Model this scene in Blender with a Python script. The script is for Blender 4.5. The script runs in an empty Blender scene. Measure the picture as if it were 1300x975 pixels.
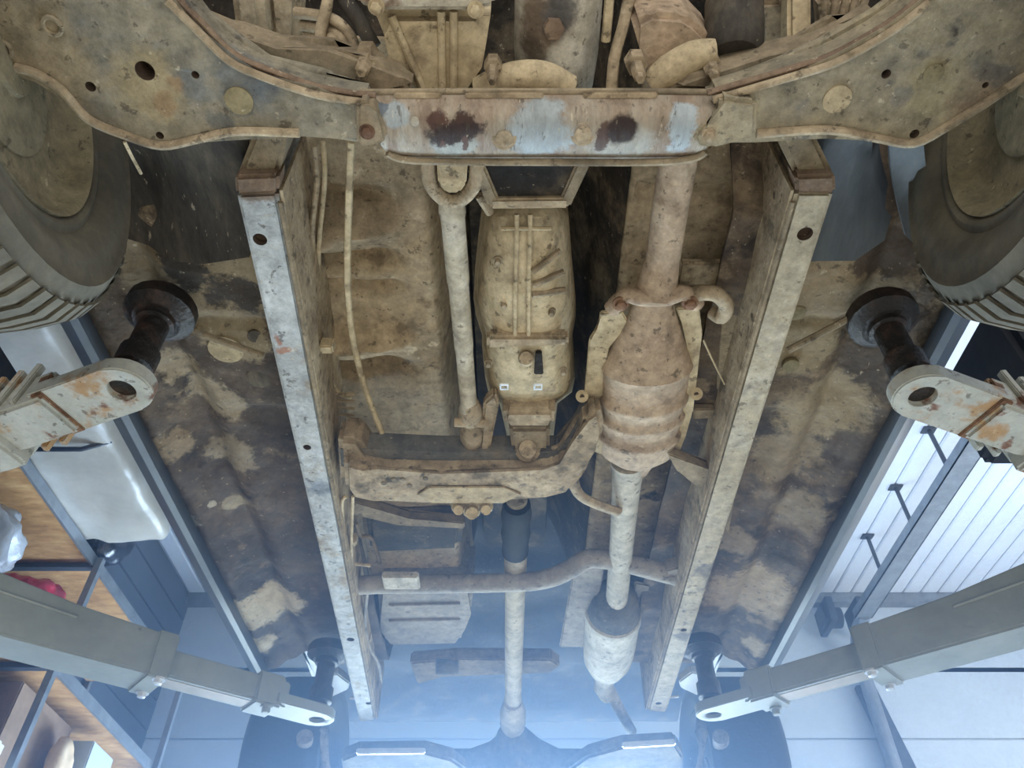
import bpy, bmesh, math, random
from mathutils import Vector, Matrix, noise
random.seed(7)
R = math.radians
S = bpy.context.scene
COL = S.collection

# ------------------------------------------------------------------ camera
F, CX, CY = 975.0, 650.0, 487.5
CAMZ = 1.0                                   # phone held about a metre above the floor
cam = bpy.data.cameras.new('camera'); camo = bpy.data.objects.new('camera', cam); COL.objects.link(camo)
cam.sensor_fit = 'HORIZONTAL'; cam.sensor_width = 36.0; cam.lens = 36.0*F/1300.0
cam.clip_start = 0.02; cam.clip_end = 100
camo.location = (0, 0, CAMZ); camo.rotation_euler = (R(135), 0, 0)     # pitched up 45 deg, looking to the rear of the car
S.camera = camo

# ------------------------------------------------------------------ world, large lights, exposure
W = bpy.data.worlds.new('world'); S.world = W; W.use_nodes = True
bg = W.node_tree.nodes['Background']; bg.inputs[0].default_value = (0.93, 0.96, 1.0, 1); bg.inputs[1].default_value = 0.55

def area(name, loc, rot, sx, sy, power, col):
    l = bpy.data.lights.new(name, 'AREA'); l.shape = 'RECTANGLE'; l.size = sx; l.size_y = sy; l.energy = power; l.color = col
    o = bpy.data.objects.new(name, l); COL.objects.link(o); o.location = loc; o.rotation_euler = rot
    return o
# unseen front fill added to light the underside; daylight through the glazed rear door
area('front_fill', (0, -3.4, 1.35), (R(96), 0, 0), 5.2, 2.5, 60, (1.0, 0.96, 0.88))
area('daylight_rear_door', (0.0, 5.1, 1.1), (R(-90), 0, 0), 3.0, 1.5, 340, (0.48, 0.68, 1.0))
area('side_fill', (4.3, 3.0, 2.1), (0, R(98), 0), 1.4, 3.4, 74, (0.86, 0.93, 1.0))  # unseen side light added to brighten the ceiling and right flank
# sun added so its bounce off the floor brightens the car's underside
sl = bpy.data.lights.new('sun', 'SUN'); sl.energy = 4.2; sl.angle = R(1.5); sl.color = (1.0, .96, .90)
so = bpy.data.objects.new('sun', sl); COL.objects.link(so); so.rotation_euler = (R(57), 0, R(4)); so.location = (0,-8,6)
S.view_settings.view_transform = 'Standard'; S.view_settings.look = 'None'
S.view_settings.gamma = 1.0; S.view_settings.use_curve_mapping = False
S.view_settings.exposure = 0.62

# ------------------------------------------------------------------ pixel -> place helpers (true height above the camera given)
def ray(px, py):
    u = (CY-py)/F; s = math.sqrt(.5)
    return Vector(((px-CX)/F, s*(1-u), s*(1+u)))
def Q(px, py, h):
    d = ray(px, py); t = h/d.z
    return Vector((d.x*t, d.y*t, CAMZ+h))
def QY(px, py, Y):
    d = ray(px, py); t = Y/d.y
    return Vector((d.x*t, Y, CAMZ+d.z*t))
def rad(rpx, py, h):
    return rpx/F*h/ray(CX, py).z

# ------------------------------------------------------------------ materials
def lin(c):
    return tuple(((v/255)/12.92 if v <= 10 else (((v/255)+.055)/1.055)**2.4) for v in c) + (1,)
MATS = {}
def grime(name, ramp, scale=7, rough=.85, bump=.35, metal=0.0, spots=(), fine=60, second=None, detail=8, stretch=(1,1,1), grain=.42, sat=.80, chip=(70,60,48), opq=.85, edge=(1.85,1.15), spec=.3):
    """ramp: [(pos, rgb)], second: (rgb, scale, lo, hi) patches of another coat, spots: [(centre, radius, rgb, warp)]"""
    m = bpy.data.materials.new(name); m.use_nodes = True; MATS[name] = m
    nt = m.node_tree; N = nt.nodes; L = nt.links
    b = N['Principled BSDF']; b.inputs['Roughness'].default_value = rough; b.inputs['Metallic'].default_value = metal
    b.inputs['Specular IOR Level'].default_value = spec
    g = N.new('ShaderNodeNewGeometry')
    mp = N.new('ShaderNodeMapping'); mp.inputs['Scale'].default_value = stretch
    L.new(g.outputs['Position'], mp.inputs[0]); P = mp.outputs[0]
    n1 = N.new('ShaderNodeTexNoise'); n1.inputs['Scale'].default_value = scale; n1.inputs['Detail'].default_value = detail; n1.inputs['Roughness'].default_value = .68
    L.new(P, n1.inputs['Vector'])
    cr = N.new('ShaderNodeValToRGB'); L.new(n1.outputs['Fac'], cr.inputs[0])
    e = cr.color_ramp.elements
    while len(e) < len(ramp): e.new(.5)
    for i, (p, c) in enumerate(ramp): e[i].position = p; e[i].color = lin(c)
    out = cr.outputs[0]
    def mix(fac, col):
        nonlocal out
        x = N.new('ShaderNodeMix'); x.data_type = 'RGBA'
        L.new(fac, x.inputs[0]); L.new(out, x.inputs[6]); x.inputs[7].default_value = lin(col); out = x.outputs[2]
    def step(val, lo, hi):
        r = N.new('ShaderNodeMapRange'); r.interpolation_type = 'SMOOTHSTEP'
        r.inputs[1].default_value = lo; r.inputs[2].default_value = hi; L.new(val, r.inputs[0]); return r.outputs[0]
    for sc in ([second] if second and not isinstance(second, list) else (second or [])):
        col, s2, lo, hi = sc
        n2 = N.new('ShaderNodeTexNoise'); n2.inputs['Scale'].default_value = s2; n2.inputs['Detail'].default_value = 7; n2.inputs['Roughness'].default_value = .62
        ad = N.new('ShaderNodeVectorMath'); ad.operation = 'ADD'; ad.inputs[1].default_value = (s2*3.1, 7.7, 1.3)
        L.new(P, ad.inputs[0]); L.new(ad.outputs[0], n2.inputs['Vector'])
        mix(step(n2.outputs['Fac'], lo, hi), col)
    if spots:
        nw = N.new('ShaderNodeTexNoise'); nw.inputs['Scale'].default_value = 11; nw.inputs['Detail'].default_value = 10; nw.inputs['Roughness'].default_value = .72
        L.new(g.outputs['Position'], nw.inputs['Vector'])
        sb = N.new('ShaderNodeVectorMath'); sb.operation = 'SUBTRACT'; sb.inputs[1].default_value = (.5,.5,.5); L.new(nw.outputs['Color'], sb.inputs[0])
        nf = N.new('ShaderNodeTexNoise'); nf.inputs['Scale'].default_value = 38; nf.inputs['Detail'].default_value = 8; nf.inputs['Roughness'].default_value = .7
        L.new(g.outputs['Position'], nf.inputs['Vector'])
        for sp in spots:
            c, r, col, wp = sp[:4]; sq = sp[4] if len(sp) > 4 else (1,1,1)
            sl = N.new('ShaderNodeVectorMath'); sl.operation = 'SCALE'; sl.inputs['Scale'].default_value = wp; L.new(sb.outputs[0], sl.inputs[0])
            aa = N.new('ShaderNodeVectorMath'); aa.operation = 'ADD'; L.new(g.outputs['Position'], aa.inputs[0]); L.new(sl.outputs[0], aa.inputs[1])
            d = N.new('ShaderNodeVectorMath'); d.operation = 'SUBTRACT'; L.new(aa.outputs[0], d.inputs[0]); d.inputs[1].default_value = c
            ml = N.new('ShaderNodeVectorMath'); ml.operation = 'MULTIPLY'; L.new(d.outputs[0], ml.inputs[0]); ml.inputs[1].default_value = sq
            ln = N.new('ShaderNodeVectorMath'); ln.operation = 'LENGTH'; L.new(ml.outputs[0], ln.inputs[0])
            fa = N.new('ShaderNodeMath'); fa.operation = 'MULTIPLY_ADD'; L.new(nf.outputs['Fac'], fa.inputs[0]); fa.inputs[1].default_value = r*1.1; L.new(ln.outputs['Value'], fa.inputs[2])
            sq_ = N.new('ShaderNodeMath'); sq_.operation = 'MULTIPLY'; sq_.inputs[1].default_value = opq; L.new(step(fa.outputs[0], r*edge[0], r*edge[1]), sq_.inputs[0]); mix(sq_.outputs[0], col)
    if grain > .15:                                                  # chips of a darker and a paler coat
        for sc, lo, hi, k, col in ((46,.60,.66,.62,chip), (75,.64,.69,.5,(200,184,150))):
            nc = N.new('ShaderNodeTexNoise'); nc.inputs['Scale'].default_value = sc; nc.inputs['Detail'].default_value = 6; nc.inputs['Roughness'].default_value = .62
            L.new(P, nc.inputs['Vector'])
            q = N.new('ShaderNodeMath'); q.operation = 'MULTIPLY'; L.new(step(nc.outputs['Fac'], lo, hi), q.inputs[0]); q.inputs[1].default_value = k
            mix(q.outputs[0], col)
    if grain:
        ng = N.new('ShaderNodeTexNoise'); ng.inputs['Scale'].default_value = 34; ng.inputs['Detail'].default_value = 10; ng.inputs['Roughness'].default_value = .78
        L.new(P, ng.inputs['Vector'])
        r = N.new('ShaderNodeMapRange'); r.inputs[1].default_value = .34; r.inputs[2].default_value = .66; r.inputs[3].default_value = 1-grain; r.inputs[4].default_value = 1+grain*.45; L.new(ng.outputs['Fac'], r.inputs[0])
        hv = N.new('ShaderNodeHueSaturation'); hv.inputs['Saturation'].default_value = sat; L.new(out, hv.inputs['Color']); L.new(r.outputs[0], hv.inputs['Value']); out = hv.outputs[0]
    L.new(out, b.inputs['Base Color'])
    nb = N.new('ShaderNodeTexNoise'); nb.inputs['Scale'].default_value = fine; nb.inputs['Detail'].default_value = 6; L.new(P, nb.inputs['Vector'])
    bp = N.new('ShaderNodeBump'); bp.inputs['Strength'].default_value = bump; bp.inputs['Distance'].default_value = .006
    hm = N.new('ShaderNodeMath'); hm.operation = 'MULTIPLY_ADD'; hm.inputs[1].default_value = 1.6; L.new(n1.outputs['Fac'], hm.inputs[0]); L.new(nb.outputs['Fac'], hm.inputs[2])
    L.new(hm.outputs[0], bp.inputs['Height']); L.new(bp.outputs[0], b.inputs['Normal'])
    return m

tan   = grime('dried_mud', [(.25,(108,92,68)),(.45,(158,136,102)),(.62,(184,162,125)),(.8,(198,178,142))], 8, bump=.6, second=[((112,96,72),14,.52,.68),((88,76,60),24,.6,.7)])
cream = grime('pale_mud', [(.25,(150,128,90)),(.5,(192,170,126)),(.75,(206,186,146))], 6, bump=.4, second=[((150,130,96),15,.54,.7)])
pink  = grime('pinkish_mud', [(.25,(140,114,86)),(.5,(178,150,117)),(.75,(196,170,138))], 7, bump=.45, second=[((142,116,90),16,.54,.7)])
pan   = grime('muddy_floor_coat', [(.26,(84,71,54)),(.40,(150,129,97)),(.55,(182,158,119)),(.75,(204,180,140))], 3.4, bump=.6, fine=45, second=[((56,47,40),5,.60,.70),((132,112,84),15,.54,.68),((200,178,140),21,.6,.7)])
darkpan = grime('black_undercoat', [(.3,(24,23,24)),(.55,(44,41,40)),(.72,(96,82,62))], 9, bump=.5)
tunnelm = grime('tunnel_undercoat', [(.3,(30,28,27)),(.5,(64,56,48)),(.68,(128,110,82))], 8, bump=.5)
beam  = grime('muddy_steel', [(.25,(84,74,60)),(.5,(142,124,94)),(.75,(170,150,116))], 7, bump=.3)
bluebeam = grime('muddy_blue_grey_steel', [(.3,(72,76,80)),(.5,(108,108,104)),(.7,(140,126,102))], 6, bump=.25)
black = grime('black_rubber', [(.3,(16,16,18)),(.7,(36,36,38))], 20, rough=.85, grain=.14, bump=.2)
hole  = grime('dark_bore', [(.3,(58,44,34)),(.7,(92,70,52))], 20, bump=.2)
oily  = grime('oily_rust', [(.3,(14,12,12)),(.5,(28,22,20)),(.64,(66,42,30)),(.8,(58,42,36))], 22, rough=.5, grain=.14, bump=1.0, fine=40, spec=.5)
rustmud = grime('rusty_mud', [(.3,(92,72,54)),(.5,(126,100,76)),(.75,(150,128,98))], 14, bump=.5)
rust  = grime('rust', [(.3,(74,50,34)),(.5,(124,82,50)),(.75,(160,116,72))], 18, bump=.5)
tyre  = grime('dusty_tyre', [(.25,(66,63,54)),(.5,(94,88,73)),(.75,(120,109,85))], 7, grain=.14, bump=.25)
reartyre = grime('dark_tyre', [(.3,(26,27,30)),(.7,(48,48,50))], 6, grain=.14, bump=.25)
rimm  = grime('muddy_wheel', [(.25,(98,90,66)),(.5,(134,122,90)),(.75,(160,144,104))], 6, bump=.3)
liner = grime('plastic_liner', [(.3,(60,66,72)),(.55,(92,98,102)),(.75,(132,124,104))], 3.5, rough=.6, grain=.14, bump=.2, stretch=(1.5,.4,1))
linerb = grime('dark_liner', [(.3,(40,38,36)),(.5,(72,66,58)),(.7,(118,104,80))], 5, bump=.3, stretch=(1.6,.4,1))
plug  = grime('olive_plug', [(.3,(120,108,72)),(.7,(150,134,92))], 10, bump=.2)
tanplug = grime('tan_plug', [(.3,(160,138,98)),(.7,(192,170,124))], 10, bump=.2)
pale  = grime('dusty_aluminium', [(.25,(136,126,108)),(.5,(182,172,150)),(.75,(208,200,182))], 7, bump=.3, second=((112,84,58),6,.56,.66))
diffm = grime('rust_stained_aluminium', [(.25,(136,126,108)),(.5,(182,172,150)),(.75,(208,200,182))], 9, bump=.4,
   spots=[(Q(685,30,1.15),.05,(104,78,54),.06),(Q(672,70,1.15),.035,(92,74,56),.06),(Q(710,15,1.15),.03,(84,84,84),.06),(Q(725,75,1.15),.03,(214,206,188),.05)])
haft  = grime('dusty_shaft', [(.25,(128,116,94)),(.5,(178,164,136)),(.75,(200,188,164))], 12, bump=.3)
muffm = grime('dusty_muffler', [(.3,(150,144,132)),(.5,(190,182,164)),(.75,(206,200,184))], 8, bump=.25)
paint = grime('peeling_grey_paint', [(.25,(140,142,140)),(.5,(176,180,180)),(.75,(196,200,200))], 5, rough=.6, bump=.4,
              second=[((150,130,96),6,.56,.68),((128,72,36),9,.66,.72)],
              spots=[(Q(354,432,1.1),.012,(150,84,40),.05,(2,.6,1)),(Q(362,446,1.1),.012,(158,92,48),.05,(.7,1.5,1)),(Q(330,250,1.1),.02,(120,96,72),.05,(.5,1.5,1)),(Q(408,620,1.1),.03,(112,122,134),.08)])
paintd = grime('peeling_grey_paint_muddy', [(.25,(150,134,104)),(.5,(178,164,134)),(.75,(190,182,166))], 4, rough=.7, bump=.4,
              second=[((120,112,104),7,.55,.66)])
armp  = grime('lift_grey_paint', grain=.1, sat=1.0, ramp= [(.3,(122,129,124)),(.5,(142,148,144)),(.75,(154,160,156))], scale=3, rough=.45, bump=.12, second=((104,100,86),16,.68,.78), spec=.45)
armr  = grime('lift_grey_paint_rusty', [(.3,(150,152,142)),(.5,(174,175,165)),(.75,(186,186,176))], 4, rough=.5, bump=.2, grain=.2,
              second=[((164,122,64),9,.52,.62),((112,66,38),13,.56,.64)])
armb  = grime('bare_slide_steel', [(.3,(150,140,128)),(.5,(170,160,148)),(.75,(178,150,126))], 8, rough=.45, grain=.14, bump=.1, metal=.3)
body  = grime('grey_blue_body_paint', grain=.1, sat=1.0, ramp= [(.3,(66,74,83)),(.5,(84,93,103)),(.75,(98,106,116))], scale=3, rough=.42, bump=.08, second=((74,66,58),9,.66,.76), spec=.5)
zinc  = grime('bright_zinc', grain=.1, sat=1.0, ramp= [(.3,(190,196,202)),(.7,(226,230,234))], scale=12, rough=.35, bump=.1, metal=.35)
fuel  = grime('dusty_tank', [(.3,(104,100,98)),(.5,(146,138,128)),(.75,(166,156,140))], 5, bump=.3)

# crossmember: peeled paint with two oily rust patches and mud
cmat = grime('rusty_crossmember_paint', [(.3,(104,84,66)),(.45,(142,121,96)),(.6,(158,144,122)),(.75,(176,176,168))], 11, rough=.55, bump=.5, opq=1, edge=(1.8,1.4), grain=.3, stretch=(2.2,.6,1),
   second=[((128,104,84),12,.50,.64)],
   spots=[(Q(578,184,.985),.030,(150,150,140),.05),(Q(560,152,.985),.016,(78,46,32),.06),(Q(587,152,.985),.014,(64,38,28),.06),(Q(578,168,.985),.021,(48,27,22),.07,(.6,1.2,1)),(Q(566,188,.985),.008,(84,48,32),.04,(1.6,.5,1)),(Q(590,188,.985),.007,(84,48,32),.04,(1.6,.5,1)),
          (Q(690,170,.985),.034,(150,158,160),.06,(.8,.8,1)),(Q(790,184,.985),.030,(160,154,140),.05,(.8,1.0,1)),(Q(766,175,.985),.012,(84,56,42),.05,(1.4,.5,1)),(Q(791,165,.985),.021,(46,27,22),.02),
          (Q(866,160,.985),.022,(158,168,172),.05,(1.3,.5,1)),(Q(505,148,.985),.018,(150,158,160),.05),(Q(478,138,.985),.013,(92,102,112),.05)])
wingL = grime('muddy_grey_arm_left', [(.28,(104,98,86)),(.45,(132,124,104)),(.6,(148,137,112)),(.78,(166,148,114))], 9, bump=.45, opq=.62,
   second=[((116,116,112),7,.54,.68),((92,90,86),17,.56,.68)],
   spots=[(Q(190,112,1),.050,(170,146,92),.08),(Q(212,132,1),.016,(152,112,60),.06),(Q(225,105,1),.014,(134,98,54),.06),(Q(40,65,1),.08,(166,142,98),.12),(Q(250,105,1),.022,(104,110,114),.08),(Q(300,88,1),.034,(96,104,110),.10,(1,.7,1)),(Q(280,150,1),.018,(92,98,102),.07),(Q(335,105,1),.02,(100,106,110),.08)])
wingR = grime('muddy_grey_arm_right', [(.28,(112,104,88)),(.45,(142,130,104)),(.6,(158,144,112)),(.78,(172,154,118))], 9, bump=.45, opq=.62,
   second=[((122,116,104),7,.56,.68),((100,94,84),17,.58,.7)],
   spots=[(Q(1180,115,1),.044,(160,144,98),.07),(Q(1240,130,1),.038,(160,132,102),.09),(Q(1270,92,1),.016,(84,84,86),.08,(.5,1.2,1)),(Q(1140,120,1),.016,(108,104,100),.08)])
# side floor: dark undercoat, mud patches with their own outlines
sideL = grime('dark_side_floor_left', [(.3,(58,47,40)),(.5,(84,69,56)),(.66,(108,88,66)),(.8,(134,112,82))], 7, rough=.75, bump=.6, second=[((120,100,76),13,.56,.68),((46,38,34),9,.58,.7)], opq=1, edge=(1.72,1.38), grain=.3,
   spots=[(Q(250,355,1.2),.15,(132,112,78),.16),(Q(330,330,1.2),.13,(140,120,84),.14),(Q(300,380,1.2),.055,(66,56,46),.12),(Q(235,345,1.2),.05,(60,52,44),.12),
          (Q(300,425,1.2),.07,(146,126,90),.08),(Q(270,510,1.2),.07,(150,132,102),.11),(Q(225,470,1.2),.05,(146,126,94),.09),(Q(295,580,1.2),.06,(142,126,100),.11),(Q(215,560,1.2),.05,(142,120,88),.1),
          (Q(298,645,1.2),.035,(158,142,112),.06),(Q(240,650,1.2),.045,(150,146,136),.09),(Q(322,770,1.2),.095,(188,168,132),.09,(.8,1,1)),(Q(350,765,1.2),.085,(188,168,132),.09,(1,1,1)),(Q(320,810,1.2),.075,(186,166,130),.08),(Q(268,640,1.2),.012,(180,170,150),.03)])
sideR = grime('dark_side_floor_right', [(.3,(56,46,40)),(.48,(86,71,57)),(.62,(118,98,72)),(.8,(142,120,88))], 7, rough=.75, bump=.6, second=[((134,113,84),13,.54,.66),((54,44,38),9,.56,.68)], opq=.95, edge=(1.75,1.35), grain=.3,
   spots=[(Q(1060,360,1.2),.14,(142,120,84),.16),(Q(1130,330,1.2),.06,(76,62,50),.12),(Q(1015,440,1.2),.08,(146,126,88),.1),(Q(1045,520,1.2),.10,(150,130,94),.13),(Q(1000,580,1.2),.09,(142,122,90),.13),
          (Q(1080,560,1.2),.05,(90,74,60),.1),(Q(1015,650,1.2),.08,(138,118,88),.14),(Q(955,755,1.2),.13,(176,152,116),.12,(.9,1,1)),(Q(965,815,1.2),.06,(172,150,116),.09),(Q(930,690,1.2),.06,(140,120,92),.1)])

# ------------------------------------------------------------------ object helpers
WP = {}
def link(name, me, parent=None, loc=None, mats=()):
    o = bpy.data.objects.new(name, me); COL.objects.link(o)
    for m in mats:
        if not any(x is m for x in me.materials): me.materials.append(m)
    loc = Vector(loc) if loc is not None else Vector()
    WP[o] = loc
    if parent is not None:
        o.parent = parent; o.location = loc-WP[parent]
    else: o.location = loc
    return o
def finish(name, bm, mat, parent=None, sharp=40, smooth=True):
    bmesh.ops.recalc_face_normals(bm, faces=bm.faces)
    n = len(bm.verts); c = Vector()
    lo = Vector((1e9,)*3); hi = -lo
    for v in bm.verts:
        for k in range(3): lo[k] = min(lo[k], v.co[k]); hi[k] = max(hi[k], v.co[k])
    c = (lo+hi)/2
    for v in bm.verts: v.co -= c
    me = bpy.data.meshes.new(name); bm.to_mesh(me); bm.free()
    if smooth:
        me.polygons.foreach_set('use_smooth', [True]*len(me.polygons)); me.set_sharp_from_angle(angle=R(sharp))
    return link(name, me, parent, c, (mat,))
def tag(o, label, cat=None, group=None, kind=None):
    o['label'] = label
    if cat: o['category'] = cat
    if group: o['group'] = group
    if kind: o['kind'] = kind
    return o
def empty(name, loc, label, cat, group=None):
    o = bpy.data.objects.new(name, None); COL.objects.link(o); o.location = loc; o.empty_display_size = .1; WP[o] = Vector(loc)
    return tag(o, label, cat, group)
def again(o, loc, parent=None, rot=None, scale=None):
    """another of the same piece at a world place"""
    c = bpy.data.objects.new(o.name.split('.')[0], o.data); COL.objects.link(c)
    WP[c] = Vector(loc); par = parent if parent is not None else o.parent
    c.parent = par; c.location = Vector(loc)-(WP[par] if par else Vector())
    if rot: c.rotation_euler = rot
    if scale: c.scale = scale
    return c
def V3(p):
    return Q(*p) if not isinstance(p, Vector) else p
def prism(bm, base, off):
    vb = [bm.verts.new(p) for p in base]; vt = [bm.verts.new(p+off) for p in base]
    n = len(vb); bm.faces.new(vb); bm.faces.new(vt[::-1])
    for i in range(n): bm.faces.new((vb[i], vt[i], vt[(i+1)%n], vb[(i+1)%n]))
def plate(name, pts, thick, mat, parent, bev=.004, seg=2, sharp=40):
    bm = bmesh.new(); prism(bm, [V3(p) for p in pts], Vector((0,0,thick)))
    if bev: bmesh.ops.bevel(bm, geom=bm.edges[:], offset=bev, segments=seg, affect='EDGES', clamp_overlap=True)
    o = finish(name, bm, mat, parent, sharp); o.modifiers.new('wn','WEIGHTED_NORMAL').keep_sharp = True
    return o
def smoothpath(pts, k=6):
    P = [V3(p) for p in pts]
    if len(P) < 3: return P
    out = []
    for i in range(len(P)-1):
        a = P[max(i-1,0)]; b = P[i]; c = P[i+1]; d = P[min(i+2,len(P)-1)]
        for j in range(k):
            t = j/k
            out.append(.5*((2*b)+(c-a)*t+(2*a-5*b+4*c-d)*t*t+(3*b-a-3*c+d)*t**3))
    return out+[P[-1]]
def addtube(bm, P, rs, n=12, sq=(1,1), cap=True, upv=Vector((0,0,1))):
    rings = []
    for i, p in enumerate(P):
        t = (P[min(i+1,len(P)-1)]-P[max(i-1,0)])
        if t.length < 1e-9: t = Vector((0,1,0))
        t.normalize(); u = upv
        if abs(t.dot(u)) > .95: u = Vector((0,1,0))
        s = t.cross(u).normalized(); w = s.cross(t).normalized()
        r = rs[i] if isinstance(rs, (list, tuple)) else rs
        rings.append([bm.verts.new(p+s*math.cos(2*math.pi*k/n)*r*sq[0]+w*math.sin(2*math.pi*k/n)*r*sq[1]) for k in range(n)])
    for a, b in zip(rings, rings[1:]):
        for k in range(n): bm.faces.new((a[k], a[(k+1)%n], b[(k+1)%n], b[k]))
    if cap: bm.faces.new(rings[0][::-1]); bm.faces.new(rings[-1])
def tube(name, pts, r, mat, parent, n=12, sq=(1,1), smooth=0, sharp=45, upv=Vector((0,0,1))):
    P = smoothpath(pts, smooth) if smooth else [V3(p) for p in pts]
    if smooth and isinstance(r, (list, tuple)):
        rr = []
        for i in range(len(r)-1): rr += [r[i]+(r[i+1]-r[i])*j/smooth for j in range(smooth)]
        r = rr+[r[-1]]
    bm = bmesh.new(); addtube(bm, P, r, n, sq, upv=upv)
    return finish(name, bm, mat, parent, sharp)
def turned(name, a, b, prof, mat, parent, n=20, sq=(1,1), sharp=40):
    """prof: [(t along a-b, radius)]"""
    a = V3(a); b = V3(b)
    d = (b-a)
    bm = bmesh.new(); rings = []
    t = d.normalized(); u = Vector((0,0,1)) if abs(t.z) < .95 else Vector((0,1,0)); s = t.cross(u).normalized(); w = s.cross(t).normalized()
    for f, r in prof:
        rings.append([bm.verts.new(a+d*f+s*math.cos(2*math.pi*k/n)*r*sq[0]+w*math.sin(2*math.pi*k/n)*r*sq[1]) for k in range(n)])
    for x, y in zip(rings, rings[1:]):
        for k in range(n): bm.faces.new((x[k], x[(k+1)%n], y[(k+1)%n], y[k]))
    bm.faces.new(rings[0][::-1]); bm.faces.new(rings[-1])
    return finish(name, bm, mat, parent, sharp)
def addbar(bm, a, b, w, h, bev=0, off=0):
    """box from a to b, w across, h upwards from the line"""
    t = (b-a).normalized(); u = Vector((0,0,1))
    if abs(t.z) > .95: u = Vector((0,1,0))
    s = t.cross(u).normalized()*w/2; k = s.cross(t).normalized()*h
    if k.z < 0: k = -k
    base = [a-s, a+s, b+s, b-s]
    m = len(bm.edges); prism(bm, base, k)
    if bev:
        bm.edges.ensure_lookup_table()
        bmesh.ops.bevel(bm, geom=bm.edges[m:], offset=bev, segments=2, affect='EDGES', clamp_overlap=True)
def bar(name, a, b, w, h, mat, parent, bev=.004):
    bm = bmesh.new(); addbar(bm, V3(a), V3(b), w, h, bev)
    return finish(name, bm, mat, parent)
def box(name, lo, hi, mat, parent=None, bev=.004):
    bm = bmesh.new(); lo = Vector(lo); hi = Vector(hi)
    prism(bm, [Vector((lo.x,lo.y,lo.z)),Vector((hi.x,lo.y,lo.z)),Vector((hi.x,hi.y,lo.z)),Vector((lo.x,hi.y,lo.z))], Vector((0,0,hi.z-lo.z)))
    if bev: bmesh.ops.bevel(bm, geom=bm.edges[:], offset=bev, segments=2, affect='EDGES', clamp_overlap=True)
    return finish(name, bm, mat, parent)
def sheet(name, rows, mat, parent, close=False, sharp=50, back=None):
    """surface through rows of points; back: thickness upwards closing it into a solid"""
    bm = bmesh.new(); G = [[bm.verts.new(V3(p)) for p in r] for r in rows]
    for a, b in zip(G, G[1:]):
        for i in range(len(a)-1): bm.faces.new((a[i], a[i+1], b[i+1], b[i]))
    if back:
        bmesh.ops.recalc_face_normals(bm, faces=bm.faces)
        H = [[bm.verts.new(v.co+Vector((0,0,back))) for v in r] for r in G]
        for a, b in zip(H, H[1:]):
            for i in range(len(a)-1): bm.faces.new((a[i], b[i], b[i+1], a[i+1]))
        m, n = len(G)-1, len(G[0])-1
        for i in range(n):
            bm.faces.new((G[0][i], H[0][i], H[0][i+1], G[0][i+1])); bm.faces.new((G[m][i+1], H[m][i+1], H[m][i], G[m][i]))
        for j in range(m):
            bm.faces.new((G[j+1][0], H[j+1][0], H[j][0], G[j][0])); bm.faces.new((G[j][n], H[j][n], H[j+1][n], G[j+1][n]))
    return finish(name, bm, mat, parent, sharp)
def field(name, x0, x1, y0, y1, nx, ny, fn, mat, parent, thick=.01, sharp=60):
    rows = [[Vector((x0+(x1-x0)*i/nx, y0+(y1-y0)*j/ny, CAMZ+fn(x0+(x1-x0)*i/nx, y0+(y1-y0)*j/ny))) for i in range(nx+1)] for j in range(ny+1)]
    return sheet(name, rows, mat, parent, back=thick, sharp=sharp)
def disc_bolt(name, p, r, hgt, mat, parent, sides=6, washer=True):
    """bolt head hanging below p"""
    p = V3(p); bm = bmesh.new(); z = Vector((0,0,1))
    if washer: addtube(bm, [p+z*.002, p-z*hgt*.25], r*1.45, 16)
    addtube(bm, [p, p-z*hgt*.9, p-z*hgt], [r, r, r*.82], sides)
    return finish(name, bm, mat, parent)
def cut(o, holes, depth, mat=None):
    """drill blind holes (world centre, radius) upward into o"""
    bm = bmesh.new()
    for p, r in holes:
        p = V3(p); addtube(bm, [p-Vector((0,0,.03)), p+Vector((0,0,depth))], r, 20)
    c = finish('cutter', bm, mat or hole, None)
    m = o.modifiers.new('b', 'BOOLEAN'); m.operation = 'DIFFERENCE'; m.object = c; m.solver = 'EXACT'
    bpy.context.view_layer.update()
    me = bpy.data.meshes.new_from_object(o.evaluated_get(bpy.context.evaluated_depsgraph_get()))
    o.modifiers.clear(); o.data = me; o.modifiers.new('wn','WEIGHTED_NORMAL').keep_sharp = True
    bpy.data.objects.remove(c)
def sm(a, b, x):
    t = min(1, max(0, (x-a)/(b-a))); return t*t*(3-2*t)
def nz(x, y, s, k=0): return noise.noise(Vector((x*s, y*s, k)))

# ================================================================== the room
conc = grime('concrete', grain=.1, sat=1.0, ramp= [(.3,(178,174,164)),(.7,(208,204,192))], scale=2, rough=.7, bump=.15)
white = grime('white_sheet_metal', grain=.1, sat=1.0, ramp= [(.3,(200,208,221)),(.7,(214,222,234))], scale=1.2, rough=.4, bump=.02, spec=.4)
wallm = grime('pale_wall', grain=.1, sat=1.0, ramp= [(.3,(176,187,197)),(.7,(190,200,209))], scale=1.5, rough=.6, bump=.04)
wallb = grime('grey_blue_cladding', grain=.1, sat=1.0, ramp= [(.3,(70,80,92)),(.7,(92,103,116))], scale=1.5, rough=.5, bump=.05)
steel = grime('galvanised_steel', grain=.1, sat=1.0, ramp= [(.3,(120,126,132)),(.7,(150,156,162))], scale=14, rough=.4, bump=.08, metal=.5)
dsteel = grime('dark_steel', grain=.1, sat=1.0, ramp= [(.3,(60,66,74)),(.7,(86,92,100))], scale=10, rough=.45, bump=.08, metal=.3)
HC, YR = 3.0, 5.27                                             # ceiling above the camera, rear wall
def structure(o): o['kind'] = 'structure'; return o
structure(box('floor', (-4.4,-3.6,-.15), (4.6,YR+.25,0), conc, None, 0))
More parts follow.
